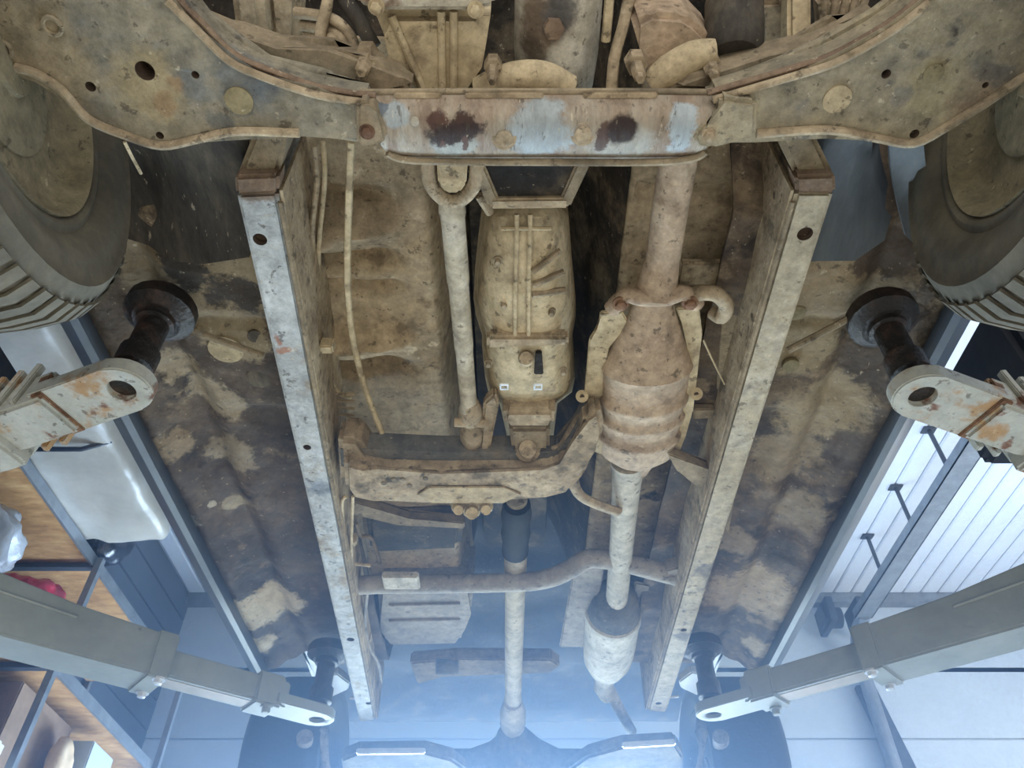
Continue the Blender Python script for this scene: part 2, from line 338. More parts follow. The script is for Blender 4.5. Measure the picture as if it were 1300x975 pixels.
ceil = structure(box('ceiling', (-4.4,-3.6,CAMZ+HC+.025), (4.6,YR+.25,CAMZ+HC+.2), dsteel, None, 0))
pw = .132
first = None
x = -4.3
while x < 4.45:
    c = Vector((x+pw/2, (YR-3.4)/2, CAMZ+HC))
    if first is None:
        bm = bmesh.new(); L_ = (YR+3.4)/2-.01; a = pw/2-.004
        pr = [(-a,.025),(-a,.0),(-a+.012,-.006),(a-.012,-.006),(a,.0),(a,.025)]
        v0 = [bm.verts.new((u,-L_,w)) for u,w in pr]; v1 = [bm.verts.new((u,L_,w)) for u,w in pr]
        for i in range(len(pr)-1): bm.faces.new((v0[i],v0[i+1],v1[i+1],v1[i]))
        bm.faces.new(v0[::-1]); bm.faces.new(v1); bm.faces.new((v0[0],v1[0],v1[-1],v0[-1]))
        bmesh.ops.recalc_face_normals(bm, faces=bm.faces)
        me = bpy.data.meshes.new('ceiling_panel'); bm.to_mesh(me); bm.free()
        first = link('ceiling_panel', me, ceil, c, (white,))
    else: again(first, c, ceil)
    x += pw
structure(box('wall_right', (4.4,-3.6,0), (4.6,YR+.25,CAMZ+HC), wallm, None, 0))
wl = structure(box('wall_left', (-2.65,-3.6,0), (-2.47,YR+.25,CAMZ+HC), wallb, None, 0))
for k in range(10):
    box('wall_board', (-2.47,-3.5,2.0+k*.2+.004), (-2.45,YR+.04,2.2+k*.2-.004), wallb, wl, .004)
wr = structure(box('wall_rear', (-2.47,YR+.05,0), (4.4,YR+.25,CAMZ+HC), wallm, None, 0))
for zz in (1.95,2.45,2.95,3.4):                                   # cladding boards of the rear wall
    box('wall_board', (-2.47,YR+.03,zz+.006), (4.4,YR+.05,zz+.494 if zz < 3.3 else 3.98), wallm, wr, .003)
structure(box('trim_1', (-2.47,YR-.05,CAMZ+HC-.09), (4.4,YR+.05,CAMZ+HC-.006), steel, None, .004))
# glazed sectional door low in the rear wall (below the picture), behind it daylight
dr = structure(box('door_1', (-2.2,YR-.02,0), (2.2,YR+.028,.42), wallm, None, .004))
# overhead door track hung from the ceiling by rods, right of the car
HT = 2.62
tr = empty('door_track', (2.44, YR-.1, CAMZ+HT), 'grey overhead door track hung by three rods from the white ceiling', 'track')
bm = bmesh.new()
for (ux0,ux1,uz0,uz1) in ((-.06,.06,0,.006),(-.06,-.054,0,.06),(.054,.06,0,.06)):
    prism(bm, [Vector((2.44+ux0,.6,CAMZ+HT+uz0)),Vector((2.44+ux1,.6,CAMZ+HT+uz0)),Vector((2.44+ux1,YR-.35,CAMZ+HT+uz0)),Vector((2.44+ux0,YR-.35,CAMZ+HT+uz0))], Vector((0,0,uz1-uz0)))
finish('rail', bm, steel, tr)
for k, yy in enumerate((3.37,3.92,4.47)):
    tube('hanger_rod', [Vector((2.44,yy,CAMZ+HT+.005)), Vector((2.44,yy,CAMZ+HC+.02))], .013, dsteel, tr, 8)
    box('hanger_foot', (2.40,yy-.03,CAMZ+HC-.016), (2.48,yy+.03,CAMZ+HC-.007), dsteel, tr, .002)
tube('track_curve', [Vector((2.44,YR-.36,CAMZ+HT+.02)),Vector((2.44,YR-.2,CAMZ+HT-.03)),Vector((2.44,YR-.1,CAMZ+HT-.16)),Vector((2.44,YR-.08,CAMZ+HT-.5)),Vector((2.44,YR-.08,.45))], .05, steel, tr, 8, smooth=5)
for dx in (-.2,.02):
    box('bearing_bracket', (2.44+dx,YR-.3,CAMZ+HT+.02), (2.44+dx+.05,YR-.03,CAMZ+HT+.2), dsteel, tr, .004)
tube('spring_drum', [Vector((2.36,YR-.17,CAMZ+HT+.1)),Vector((2.22,YR-.17,CAMZ+HT+.1))], .075, dsteel, tr, 16)
st = QY(1098,868,YR-.05); en = QY(1156,985,YR-.05)
b_ = bar('wall_brace', st, en, .13, .05, dsteel, None); tag(b_, 'dark slanting steel brace on the white rear wall', 'brace')

# ================================================================== the car
car = empty('car', (0, 1.9, CAMZ+1.10), 'muddy car raised on a lift, seen from underneath with rusty chassis', 'car')

# --- floor
def hfloor(x, y):
    h = 1.31
    wall = sm(-.17,-.11,x)*(1-sm(.12,.24,x))
    h += .30*wall
    if x < -.16 and -.46 < x:                                       # pressed swages
        for yc, w, a in ((.80,.018,.018),(.865,.03,-.02),(.95,.02,.022),(1.02,.014,.014),(1.16,.022,-.02),(1.25,.02,.014)):
            h += 2.4*a*math.exp(-((y-yc+.03*nz(x,y,9))/w)**2)*(1-sm(-.30,-.2,x))
    if x > .24:
        for yc, w, a in ((.78,.02,.015),(1.05,.03,-.015),(1.3,.02,.012)): h += a*math.exp(-((y-yc)/w)**2)
    h += .012*nz(x,y,6)+.006*nz(x,y,17,3)
    h += .22*sm(2.25,2.5,y)
    return h
field('floor_pan', -.50, .50, .50, 2.32, 110, 160, hfloor, pan, car, .012)
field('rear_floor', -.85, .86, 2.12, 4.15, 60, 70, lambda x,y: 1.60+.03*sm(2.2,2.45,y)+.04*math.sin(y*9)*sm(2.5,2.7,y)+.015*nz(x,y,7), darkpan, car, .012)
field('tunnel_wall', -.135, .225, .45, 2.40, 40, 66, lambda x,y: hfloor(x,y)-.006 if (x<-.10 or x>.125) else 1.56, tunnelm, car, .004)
field('engine_bay_backing', -.98, 1.0, -.8, .60, 60, 40, lambda x,y: 1.58+.05*nz(x,y,9)+.02*nz(x,y,25), tunnelm, car, .02)  # dark backing added behind the gaps to shut out the bright ceiling
def hside(x, y):
    ax = abs(x)
    h = 1.20+.015*nz(x,y,5)+.006*nz(x,y,19)
    h += .03*math.exp(-((ax-.72)/.03)**2) - .03*sm(.78,.82,ax)
    h += .16*(1-sm(.62,.78,y))                                       # up into the wheel arch
    h += .012*math.exp(-((y-1.02)/.015)**2)*(1 if ax < .7 else 0) + .02*sm(1.26,1.30,y)*(1-sm(2.1,2.2,y))*(1-sm(.6,.66,ax))
    h += .5*sm(2.55,2.85,y)
    return h
field('side_floor', -.845, -.43, .56, 2.95, 50, 190, hside, sideL, car, .012)
field('side_floor', .40, .855, .56, 2.95, 50, 190, hside, sideR, car, .012)
# --- sills, body sides
for s, x0 in ((-1,-.825),(1,.835)):
    prof = [(0,1.155),(0.0,1.12),(.012*s,1.112),(.05*s,1.135),(.085*s,1.20),(.10*s,1.30),(.09*s,1.36),(.10*s,1.40),(.115*s,1.6),(.10*s,1.9)]
    rows = [[Vector((x0+dx, yy, CAMZ+h)) for dx,h in prof] for yy in [.78+i*.12 for i in range(16)]]
    o = sheet('body_side', rows, body, car, sharp=35)
    mod = o.modifiers.new('t','SOLIDIFY'); mod.thickness = .006
    rows = [[Vector((x0+dx, yy, CAMZ+max(h, 1.56-.3*max(0,(yy-3.75)/.5) if yy > 2.62 else h))) for dx,h in prof[3:]] for yy in [2.58+i*.12 for i in range(14)]]
    o = sheet('rear_quarter', rows, body, car, sharp=35); mod = o.modifiers.new('t','SOLIDIFY'); mod.thickness = .006
    xa, xb = sorted((s*.42, x0+.09*s)); field('wheelhouse', xa, xb, 2.85, 4.1, 16, 24, lambda x,y: 1.70+.02*nz(x,y,8), darkpan, car, .01)
# --- chassis rails
for pts, mat, caps, hs in (
    ([(299,246,1.10),(352,244,1.10),(477,915,1.10),(456,917,1.10)], paint, [(297,224,1.10),(354,222,1.10),(354,246,1.10),(299,249,1.10)], [(330,304,9),(390,568,5),(445,812,5),(468,893,4)]),
    ([(1011,244,1.10),(1060,244,1.10),(846,905,1.10),(822,903,1.10)], paintd, [(1009,224,1.10),(1061,222,1.10),(1062,247,1.10),(1011,247,1.10)], [(1022,297,10),(868,800,4),(836,893,4)])):
    rl = plate('chassis_rail', pts, .225, mat, car, .007)
    cut(rl, [((a,b,1.10), rad(r,b,1.1)) for a,b,r in hs], .014)
    rl.data.materials.append(hole)
    for pgn in rl.data.polygons:
        wp = pgn.center+WP[rl]
        for a,b,r in hs:
            c = Q(a,b,1.1)
            if math.hypot(wp.x-c.x, wp.y-c.y) < rad(r,b,1.1)*1.02 and wp.z > CAMZ+1.103: pgn.material_index = len(rl.data.materials)-1
    plate('end_cap', caps, .05, rustmud, rl, .006)
    left = pts[0][0] < 600
    a_, b2 = (Q(*pts[1]), Q(*pts[2])) if left else (Q(*pts[0]), Q(*pts[3])); sg = 1 if left else -1
    bm = bmesh.new(); w0 = Vector((sg*.002,0,.006))
    prism(bm, [a_+w0, a_+w0+Vector((sg*.005,0,0)), b2+w0+Vector((sg*.005,0,0)), b2+w0], Vector((0,0,.2)))
    finish('rail_web', bm, tan, rl)
    tube('weld_bead', [a_+Vector((0,.02,.004)), b2+Vector((0,-.02,.004))], .005, beam, rl, 6)
for pts in ([(322,168,1.12),(366,166,1.12),(353,226,1.12),(299,228,1.12)], [(985,166,1.12),(1032,166,1.12),(1060,224,1.12),(1010,226,1.12)]):
    plate('rail_front', pts, .2, beam, car, .008)
# --- inner chassis brackets on the rails (right): gussets
plate('gusset', [(846,575,1.13),(905,600,1.13),(945,560,1.13),(925,680,1.13),(905,632,1.13),(860,600,1.13)], .03, beam, car, .004)
plate('gusset', [(428,558,1.12),(455,560,1.12),(470,580,1.12),(466,612,1.12),(432,616,1.12)], .08, tan, car, .012)
bar('box_plate', (862,349,1.24), (920,349,1.24), .055, .02, tan, car)
plate('gusset', [(880,520,1.18),(908,520,1.18),(905,532,1.18),(880,533,1.18)], .02, beam, car, .003)
plate('gusset', [(915,378,1.2),(945,372,1.2),(962,330,1.2),(960,420,1.2),(935,520,1.2),(900,560,1.2),(912,470,1.2)], .04, beam, car, .006)

# --- front subframe
sub_l = [( -30,88),(20,90),(45,97),(78,118),(112,155),(160,176),(205,189),(250,181),(300,171),(380,173),(470,186),(470,128),(400,117),(330,93),(290,74),(250,35),(212,-2),(190,-30),(-30,-30)]
sub_r = [(1330,92),(1300,102),(1255,132),(1205,163),(1160,186),(1110,179),(1050,169),(960,174),(895,190),(905,124),(1000,96),(1062,76),(1130,38),(1180,0),(1200,-30),(1330,-30)]
for name, out, mat, hs, pl in (('l', sub_l, wingL, [(184,90,12.5),(115,110,6.5),(248,95,5),(203,172,5)], [(304,127,18,plug)]),
                               ('r', sub_r, wingR, [(1125,94,6),(1161,170,6),(1251,108,4)], [(1184,93,13,plug),(1062,125,18,tanplug)])):
    w = plate('subframe_wing', [(a,b,.995) for a,b in out], .06, mat, car, .008, 3)
    cut(w, [((a,b,.995), rad(r,b,.995)) for a,b,r in hs], .035)
    w.data.materials.append(hole)
    for pgn in w.data.polygons:
        wp = pgn.center+WP[w]
        for a,b,r in hs:
            c = Q(a,b,.995)
            if math.hypot(wp.x-c.x, wp.y-c.y) < rad(r,b,.995)*1.02 and wp.z > CAMZ+.998: pgn.material_index = len(w.data.materials)-1
    for a,b,r,pm in pl:
        disc_bolt('hole_plug', (a,b,.996), rad(r,b,.995), .004, pm, w, 24, False)
    n_low = 10 if name == 'l' else 8
    tube('rolled_edge', [(a,b-4,.992) for a,b in out[1 if name=='l' else 0:n_low]], .0065, tan, w, 8, smooth=4)
    up = out[11:17] if name == 'l' else out[9:14]
    tube('flange_lip', [(a,b+3,.992) for a,b in up], .0055, tan, w, 8, smooth=4)
    tube('flange_lip', [(a+(7 if name=='l' else -7),b-6,1.0) for a,b in up], .0045, rustmud, w, 8, smooth=4)
# embossed ring on the left wing
for a,b,r in ((66,33,9),(3,62,9)):
    tube('pressed_ring', [Q(a,b,.993)+Vector((math.cos(t*math.pi/6)*.011, math.sin(t*math.pi/6)*.011, 0)) for t in range(13)], .003, wingL, car, 6)
pys = [113,115,121,128,136,150,165,180,190,197,203,207,207]
hs_ = [1.13,1.035,1.012,1.006,.992,.984,.982,.984,.990,1.0,1.015,1.035,1.13]
Lx = [452,454,455,456,458,463,470,480,488,496,506,520,520]; Rx = [915,914,914,914,913,912,908,902,896,888,880,868,868]
rows = [[(l+(r-l)*i/36, py, h) for i in range(37)] for py,h,l,r in zip(pys,hs_,Lx,Rx)]
cm = sheet('front_crossmember', rows, cmat, car, sharp=60)
for a,b in ((640,175),(740,170)):
    disc_bolt('crossmember_bolt', (a,b,.984), rad(11,b,.985), .004, tan, cm, 20)
for a,b,c in ((500,560,122),(590,690,122),(740,835,122)):
    bar('flange_strip', (a,c,1.008), (b,c,1.008), .010, .004, tan, cm, .002)
tube('lower_lip', [(492,194,.992),(510,202,.996),(560,205,1.0),(700,206,1.0),(830,206,1.0),(880,201,.996),(896,192,.992)], .0055, beam, cm, 8, smooth=4)
tube('upper_lip', [(456,117,1.015),(560,116,1.018),(700,116,1.018),(830,116,1.018),(912,117,1.015)], .0045, beam, cm, 8, smooth=3)
disc_bolt('crossmember_bolt', (527,153,.984), .006, .006, pale, cm, 12, False)
# overlapping ends of the wings
for pts in ([(452,130,.975),(470,128,.975),(478,142,.975),(490,165,.975),(492,178,.975),(478,187,.975),(452,188,.975)], [(915,124,.975),(912,150,.975),(893,160,.975),(880,172,.975),(884,186,.975),(905,190,.975),(960,176,.975),(962,130,.975)]):
    e_ = plate('wing_end', pts, .03, beam if pts[0][0] < 600 else wingR, car, .006)
    disc_bolt('pivot_bolt', (466,167,.975) if pts[0][0] < 600 else (900,172,.975), .0075, .007, rust if pts[0][0]<600 else tan, e_)
for a,b,h,r in ((460,88,1.06,.011),(906,94,1.06,.011),(812,97,1.06,.010),(625,100,1.06,.008)):
    turned('mount_bolt', Q(a,b,h)+Vector((0,.0,.06)), Q(a,b,h)-Vector((0,0,.012)), [(0,r*1.6),(.35,r*1.6),(.36,r),(.8,r),(.82,r*.7),(1,r*.6)], tan, car, 6)

# --- engine side, above the crossmember
bh = plate('bell_housing', [(462,8,1.12),(626,8,1.12),(618,50,1.12),(612,85,1.12),(604,135,1.12),(530,135,1.12),(512,85,1.12),(488,45,1.12)], .26, cream, car, .022, 4)
plate('pan_flange', [(425,-30,1.10),(632,-30,1.10),(628,8,1.10),(600,14,1.10),(480,14,1.10),(455,6,1.10)], .04, pale, bh, .006)
for a0,b0,a1,b1 in ((560,14,562,120),(576,14,576,120),(497,20,540,120)):
    tube('rib', [(a0,b0,1.118),(a1,b1,1.118)], .006, cream, bh, 8)
for a,b in ((604,12),(478,8)): disc_bolt('flange_bolt', (a,b,1.10), .008, .010, cream, bh)
of = turned('front_differential', (712,-60,1.22), (702,150,1.22), [(0,.055),(.05,.066),(.55,.066),(.75,.062),(.95,.05),(1,.045)], diffm, car, 24)
turned('drain_plug', Q(703,38,1.165)+Vector((0,0,.03)), Q(703,38,1.14), [(0,.026),(.4,.026),(.45,.017),(1,.015)], rustmud, of, 6)
tube('housing_neck', [(610,115,1.12),(650,98,1.11),(690,97,1.11),(720,112,1.12)], .022, cream, car, 10, smooth=4)
tube('vent_pipe', [(775,-20,1.15),(772,20,1.15),(769,52,1.15)], .007, cream, car, 8)
tube('vent_pipe', [(800,-10,1.2),(792,30,1.18),(780,75,1.15),(776,125,1.13)], .009, tan, car, 8, smooth=4)
# steering box and arm bushes at the right
plate('steering_housing', [(803,30,1.13),(828,17,1.13),(868,20,1.13),(885,30,1.13),(912,58,1.13),(910,75,1.13),(880,92,1.13),(845,112,1.13),(828,112,1.13),(822,88,1.13),(812,62,1.13)], .12, pink, car, .02, 4)
tube('steering_arm', [(828,108,1.10),(850,90,1.10),(880,72,1.10),(908,66,1.10)], [.02,.024,.022,.018], cream, car, 12, smooth=4)
turned('arm_bush', (932,-5,1.2), (932,70,1.12), [(0,.036),(.1,.042),(.9,.042),(1,.034)], linerb, car, 20)
bar('stabiliser_link', (1016,-30,1.2), (1016,78,1.12), .034, .04, cream, car, .006)
plate('bracket', [(960,0,1.2),(1000,0,1.2),(1000,70,1.2),(965,60,1.2)], .05, tan, car, .01)
plate('bracket', [(1040,0,1.25),(1110,-10,1.25),(1080,40,1.25),(1045,60,1.25)], .05, tan, car, .01)
for k in range(5):
    tube('cooler_pipe', [(1050+k*13,-15,1.16),(1045+k*11,25,1.15),(1030+k*9,52-k*6,1.14)], .006, tan, car, 8, smooth=3)
# lower control arms behind the wings
plate('control_arm', [(240,20,1.07),(300,45,1.07),(350,62,1.07),(415,74,1.07),(470,74,1.07),(505,98,1.07),(530,114,1.07),(470,126,1.07),(400,117,1.07),(330,96,1.07),(270,66,1.07)], .05, beam, car, .01)
plate('control_arm', [(840,116,1.07),(870,98,1.07),(920,90,1.07),(975,72,1.07),(1020,62,1.07),(1065,45,1.07),(1120,10,1.07),(1090,60,1.07),(1010,95,1.07),(920,120,1.07)], .05, beam, car, .01)
plate('bracket', [(290,-20,1.2),(330,-20,1.2),(340,60,1.2),(300,58,1.2)], .06, tan, car, .012)
plate('bracket', [(335,-20,1.24),(382,-20,1.24),(378,70,1.24),(345,76,1.24)], .06, pan, car, .012)
for k,(a,b,c,d) in enumerate(((375,16,452,74),(383,32,440,76),(388,44,428,76),(404,-10,412,72))):
    tube('coolant_hose', [(a,b,1.2),((a+c)/2+8,b+8,1.18),(c-6,d-26,1.16),(c,d,1.14)], .0085, tan, car, 10, smooth=5)
tube('brake_hose', [(430,-10,1.2),(452,20,1.18),(475,60,1.16)], .012, linerb, car, 10, smooth=4)

# --- front wheels
def wheel(name, cx, cy, ch, s, Rt, tm, rm, camber, w=.24, blocks=64):
    """s = +1: the inner side faces -X"""
    o = bpy.data.objects.new(name, None); COL.objects.link(o); o.empty_display_size = .1
    c = Vector((cx,cy,CAMZ+ch)); o.parent = car; o.location = c-WP[car]; WP[o] = c
    M = Matrix.Rotation(R(camber)*s, 3, 'Y')
    def ring(prof, nm, mat, n=64):
        bm = bmesh.new(); rings = []
        for r, x in prof:
            rings.append([bm.verts.new(c+M@Vector((s*x, r*math.cos(2*math.pi*k/n), r*math.sin(2*math.pi*k/n)))) for k in range(n)])
        for a, b in zip(rings, rings[1:]):
            for k in range(n): bm.faces.new((a[k], a[(k+1)%n], b[(k+1)%n], b[k]))
        if nm != 'tyre': bm.faces.new(rings[0]); 
        return finish(nm, bm, mat, o, 50)
    k = Rt
    ty = ring([(k*.58,.02),(k*.60,0),(k*.63,-.006),(k*.66,-.002),(k*.70,-.014),(k*.78,-.022),(k*.86,-.02),(k*.875,-.024),(k*.89,-.02),(k*.93,-.008),(k*.965,.006),(k*.985,.022),(k,.05),(k,w-.06),(k*.97,w-.01),(k*.88,w+.015),(k*.75,w+.015),(k*.60,w)], 'tyre', tm)
    ring([(k*.16,.02),(k*.2,.02),(k*.28,.03),(k*.5,.035),(k*.555,.022),(k*.575,.002),(k*.595,-.004),(k*.60,.03),(k*.60,w-.02),(k*.45,w-.03),(k*.1,w-.03)], 'rim', rm)
    ring([(k*.1,.014),(k*.14,.014),(k*.15,.022),(k*.34,.024),(k*.36,.028),(k*.36,.07)], 'brake_drum', rm, 32)
    if blocks:                                                       # tread blocks round the shoulder
        bm = bmesh.new()
        for i in range(blocks):
            a = 2*math.pi*i/blocks; da = math.pi/blocks*.62
            ps = []
            for rr_, xx in ((.935,-.0105),(.985,.018),(1.0,.06),(1.0,.10)):
                for sg in (-1,1):
                    ps.append((rr_*k, xx, a+sg*da))
            lo = [bm.verts.new(c+M@Vector((s*x_, r_*math.cos(t), r_*math.sin(t)))) for r_,x_,t in ps]
            hi = [bm.verts.new(c+M@Vector((s*(x_-.002), (r_+.004)*math.cos(t), (r_+.004)*math.sin(t)))) for r_,x_,t in ps]
            for j in range(0,6,2):
                bm.faces.new((hi[j],hi[j+1],hi[j+3],hi[j+2]))
                bm.faces.new((lo[j],hi[j],hi[j+2],lo[j+2])); bm.faces.new((lo[j+1],lo[j+3],hi[j+3],hi[j+1]))
            bm.faces.new((lo[0],lo[1],hi[1],hi[0])); bm.faces.new((lo[6],hi[6],hi[7],lo[7]))
        t_ = finish('tread', bm, tm, o, 30); t_['kind'] = 'stuff'
    return o
wheel('wheel', -.63, .40, 1.00, -1, .345, tyre, rimm, 12)
wheel('wheel', .655, .40, 1.00, 1, .345, tyre, rimm, 12)
wheel('wheel', -.73, 3.22, 1.06, -1, .35, reartyre, darkpan, 0, blocks=0)
wheel('wheel', .75, 3.22, 1.06, 1, .35, reartyre, darkpan, 0, blocks=0)
# wheel-arch liners
def liner_sheet(pts, mat):
    rows = []
    for j in range(9):
        t = j/8
        rows.append([Q(*(a+(b-a)*t for a,b in zip(p0,p1)))+Vector((0,0,.015*math.sin(i*1.7)+.03*math.sin(t*3.1))) for i,(p0,p1) in enumerate(pts)])
    o = sheet('arch_liner', rows, mat, car, back=.008)
    return o
liner_sheet([((1030,165,1.12),(1005,335,1.17)),((1055,165,1.15),(1040,338,1.17)),((1085,165,1.15),(1085,330,1.17)),((1105,165,1.17),(1120,300,1.19)),((1118,165,1.19),(1138,262,1.23))], liner)
liner_sheet([((1130,165,1.12),(1150,300,1.12)),((1145,165,1.10),(1180,330,1.10)),((1170,165,1.10),(1210,350,1.09))], liner)
liner_sheet([((155,165,1.19),(150,300,1.19)),((190,165,1.17),(185,318,1.18)),((225,165,1.15),(215,330,1.17)),((262,165,1.15),(262,330,1.17)),((310,165,1.12),(315,330,1.15))], linerb)
tube('cable_tie', [(158,180,.99),(168,200,1.0),(179,220,1.02)], .0025, cream, car, 6)

# --- front propeller shaft with yokes
ps = turned('front_propshaft', (573,255,1.15), (597,535,1.15), [(0,.022),(.04,.024),(.06,.0215),(.3,.0215),(.32,.0195),(.6,.0195),(.62,.018),(.9,.018),(.92,.022),(1,.022)], haft, car, 20)
tube('yoke', [(542,204,1.13),(546,232,1.13),(560,250,1.135),(575,256,1.14),(590,250,1.135),(603,232,1.13),(606,204,1.13)], .0125, tan, ps, 10, smooth=4)
plate('slip_joint', [(554,200,1.118),(594,200,1.118),(592,234,1.118),(583,246,1.118),(566,246,1.118),(556,234,1.118)], .03, cream, ps, .004)
uj = turned('universal_joint', (597,510,1.15), (600,565,1.16), [(0,.018),(.15,.026),(.3,.028),(.45,.018),(.6,.028),(.8,.028),(1,.02)], tan, ps, 16)
tube('joint_cross', [(577,536,1.14),(620,537,1.14)], .011, tan, ps, 10)
# --- gearbox
rows = []
for py, l, r, hb in ((262,626,712,1.17),(275,614,722,1.15),(300,610,724,1.14),(340,605,727,1.13),(378,601,731,1.125),(400,604,731,1.125),(425,612,727,1.125),(440,612,728,1.13),(480,616,730,1.13),(498,620,726,1.135),(512,634,708,1.15),(560,645,702,1.17),(575,648,700,1.2)):
    rows.append([((l+r)/2+(r-l)/2*math.sin(u*math.pi/2), py, hb+.20*abs(u)**3.2+.005*nz(u*3,py/20,1)) for u in [-1+i/10 for i in range(21)]])
gb = sheet('gearbox', rows, cream, car, back=.12)
for a in (656,673): tube('rib', [(a,272,1.143),(a,300,1.134),(a-2,375,1.121),(a-2,425,1.121)], .0045, cream, gb, 8)
for b,l,r in ((290,636,700),(352,655,700)): tube('rib', [(l,b,1.137),(r,b,1.137)], .0035, cream, gb, 8)
for (a0,b0,a1,b1) in ((676,345,712,318),(676,362,716,345),(676,374,718,368)): tube('rib', [(a0,b0,1.122),(a1,b1,1.14)], .006, tan, gb, 8)
plate('cover_plate', [(618,428,1.112),(722,428,1.112),(722,440,1.112),(618,444,1.112)], .03, tan, gb, .006)
turned('boss', Q(668,455,1.14), Q(668,455,1.108), [(0,.016),(.8,.016),(1,.013)], tan, gb, 16)
plate('slot', [(680,448,1.12),(688,448,1.12),(690,476,1.12),(678,476,1.12)], .01, darkpan, gb, .002)
for a in (640,683):
    p = Q(a,491,1.118)
    ring_pts = [p+Vector((sx*.0075,sy*.0065,0)) for sx,sy in ((-1,-1),(1,-1),(1,1),(-1,1),(-1,-1))]
    tube('square_nut', ring_pts, .0028, zinc, gb, 6); 
for a,b in ((640,385),(700,395),(620,460),(715,470),(632,330)): disc_bolt('case_bolt', (a,b,1.132), .006, .012, beam, gb)
tc = plate('transfer_case', [(640,522,1.12),(704,522,1.12),(707,532,1.12),(700,545,1.12),(644,545,1.12),(637,534,1.12)], .06, tan, car, .012, 3)
plate('case_cover', [(646,545,1.13),(698,545,1.13),(698,572,1.13),(650,572,1.13)], .06, beam, tc, .008)
plate('support_arm', [(614,512,1.14),(628,500,1.14),(634,512,1.14),(622,572,1.14),(608,574,1.14)], .03, tan, tc, .006)
# dark tray between crossmember and gearbox
tray = plate('oil_cooler_tray', [(600,204,1.13),(744,204,1.13),(718,262,1.13),(628,262,1.13)], .03, darkpan, car, .006)
for a0,b0,a1,b1 in ((604,206,628,262),(742,206,716,262)): bar('tray_edge', (a0,b0,1.122), (a1,b1,1.122), .022, .02, beam, tray)
bar('tray_edge', (622,260,1.12), (722,259,1.12), .02, .02, tan, tray)
tube('heat_tube', [(608,248,1.15),(622,270,1.16)], .008, tan, tray, 8)

# --- gearbox crossmember
x1 = plate('gearbox_crossmember', [(436,588,1.09),(462,594,1.09),(478,600,1.09),(560,602,1.09),(690,601,1.09),(716,592,1.09),(733,565,1.09),(742,532,1.10),(762,520,1.11),(768,545,1.11),(756,572,1.10),(742,606,1.09),(722,628,1.09),(694,635,1.09),(650,634,1.09),(540,634,1.09),(500,640,1.09),(472,640,1.09),(455,628,1.09),(438,624,1.09)], .06, tan, car, .012, 3)
plate('upper_web', [(428,568,1.13),(470,570,1.13),(560,574,1.13),(690,574,1.13),(708,576,1.13),(726,552,1.13),(744,520,1.13),(756,522,1.13),(732,572,1.13),(712,602,1.13),(560,600,1.13),(470,596,1.13),(430,594,1.13)], .05, bluebeam, x1, .006)
turned('rubber_mount', Q(670,570,1.16), Q(670,570,1.115), [(0,.03),(.5,.03),(.6,.022),(1,.02)], tan, x1, 16)
mt = plate('mount_plate', [(528,628,1.086),(545,618,1.086),(640,618,1.086),(664,628,1.086),(640,640,1.086),(548,640,1.086)], .02, cream, x1, .004)
for a,b,r in ((582,648,8),(599,652,10),(617,648,8)):
    turned('mount_stud', Q(a,b-8,1.12), Q(a,b,1.075), [(0,rad(r,b,1.09)*1.2),(.4,rad(r,b,1.09)*1.2),(.5,rad(r,b,1.09)),(1,rad(r,b,1.09)*.8)], cream, x1, 10)
plate('mount_bridge', [(572,634,1.095),(628,634,1.095),(622,648,1.095),(578,648,1.095)], .03, cream, x1, .004)
for a,b in ((487,613),(500,608),(512,608),(520,616),(540,607)): disc_bolt('pressed_dimple', (a,b,1.091), .006, .003, beam, x1, 12, False)

# --- exhaust
ex = tube('exhaust_front_pipe', [(868,150,1.16),(860,210,1.16),(850,270,1.16),(841,330,1.16),(832,372,1.15)], [rad(25,200,1.16),rad(24.5,210,1.16),rad(23,270,1.16),rad(22,330,1.16),rad(27,372,1.15)], pink, car, 20, smooth=4)
cat = turned('catalytic_converter', (832,362,1.17), (806,600,1.18), [(0, 0.033), (0.06, 0.0374), (0.12, 0.0462), (0.34, 0.0925), (0.36, 0.0975), (0.37, 0.0925), (0.5, 0.0925), (0.515, 0.0988), (0.535, 0.0988), (0.55, 0.0912), (0.6, 0.0912), (0.615, 0.0975), (0.635, 0.0975), (0.65, 0.09), (0.71, 0.09), (0.725, 0.0963), (0.745, 0.0963), (0.76, 0.0887), (0.84, 0.0875), (0.93, 0.044), (1, 0.0308)], pink, car, 28, (1,.68))
outl = [(762,398),(790,396),(800,412),(772,440),(766,470),(762,560),(775,572),(772,580),(752,574),(741,556),(742,500),(748,432),(760,418)]
plate('heat_shield', [(a,b,1.165) for a,b in outl], .012, cream, cat, .003)
outr = [(858,392),(888,392),(892,425),(886,470),(880,520),(870,555),(862,578),(846,586),(840,572),(856,560),(866,520),(872,470),(874,440),(866,412)]
plate('heat_shield', [(a,b,1.165) for a,b in outr], .012, cream, cat, .003)
for a,b in ((739,503),(884,500)):
    t_ = turned('shield_tab', Q(a,b,1.172), Q(a,b,1.158), [(0,.014),(1,.014)], cream, cat, 14)
    disc_bolt('tab_rivet', (a,b,1.158), .005, .002, hole, t_, 10, False)
tube('pipe_flange', [(776,392,1.15),(795,375,1.14),(815,378,1.13),(845,378,1.13),(868,372,1.14),(885,386,1.15)], .016, pink, car, 10, smooth=4)
for a,b in ((788,385),(876,384)): disc_bolt('flange_bolt', (a,b,1.13), .011, .012, rust, car)
tube('exhaust_hanger', [(868,378,1.15),(890,372,1.14),(910,374,1.14),(922,388,1.15),(916,402,1.16),(905,396,1.18)], .015, tan, car, 12, smooth=4)
tube('hanger_wire', [(893,432,1.17),(906,460,1.17),(920,488,1.17)], .002, cream, car, 6)
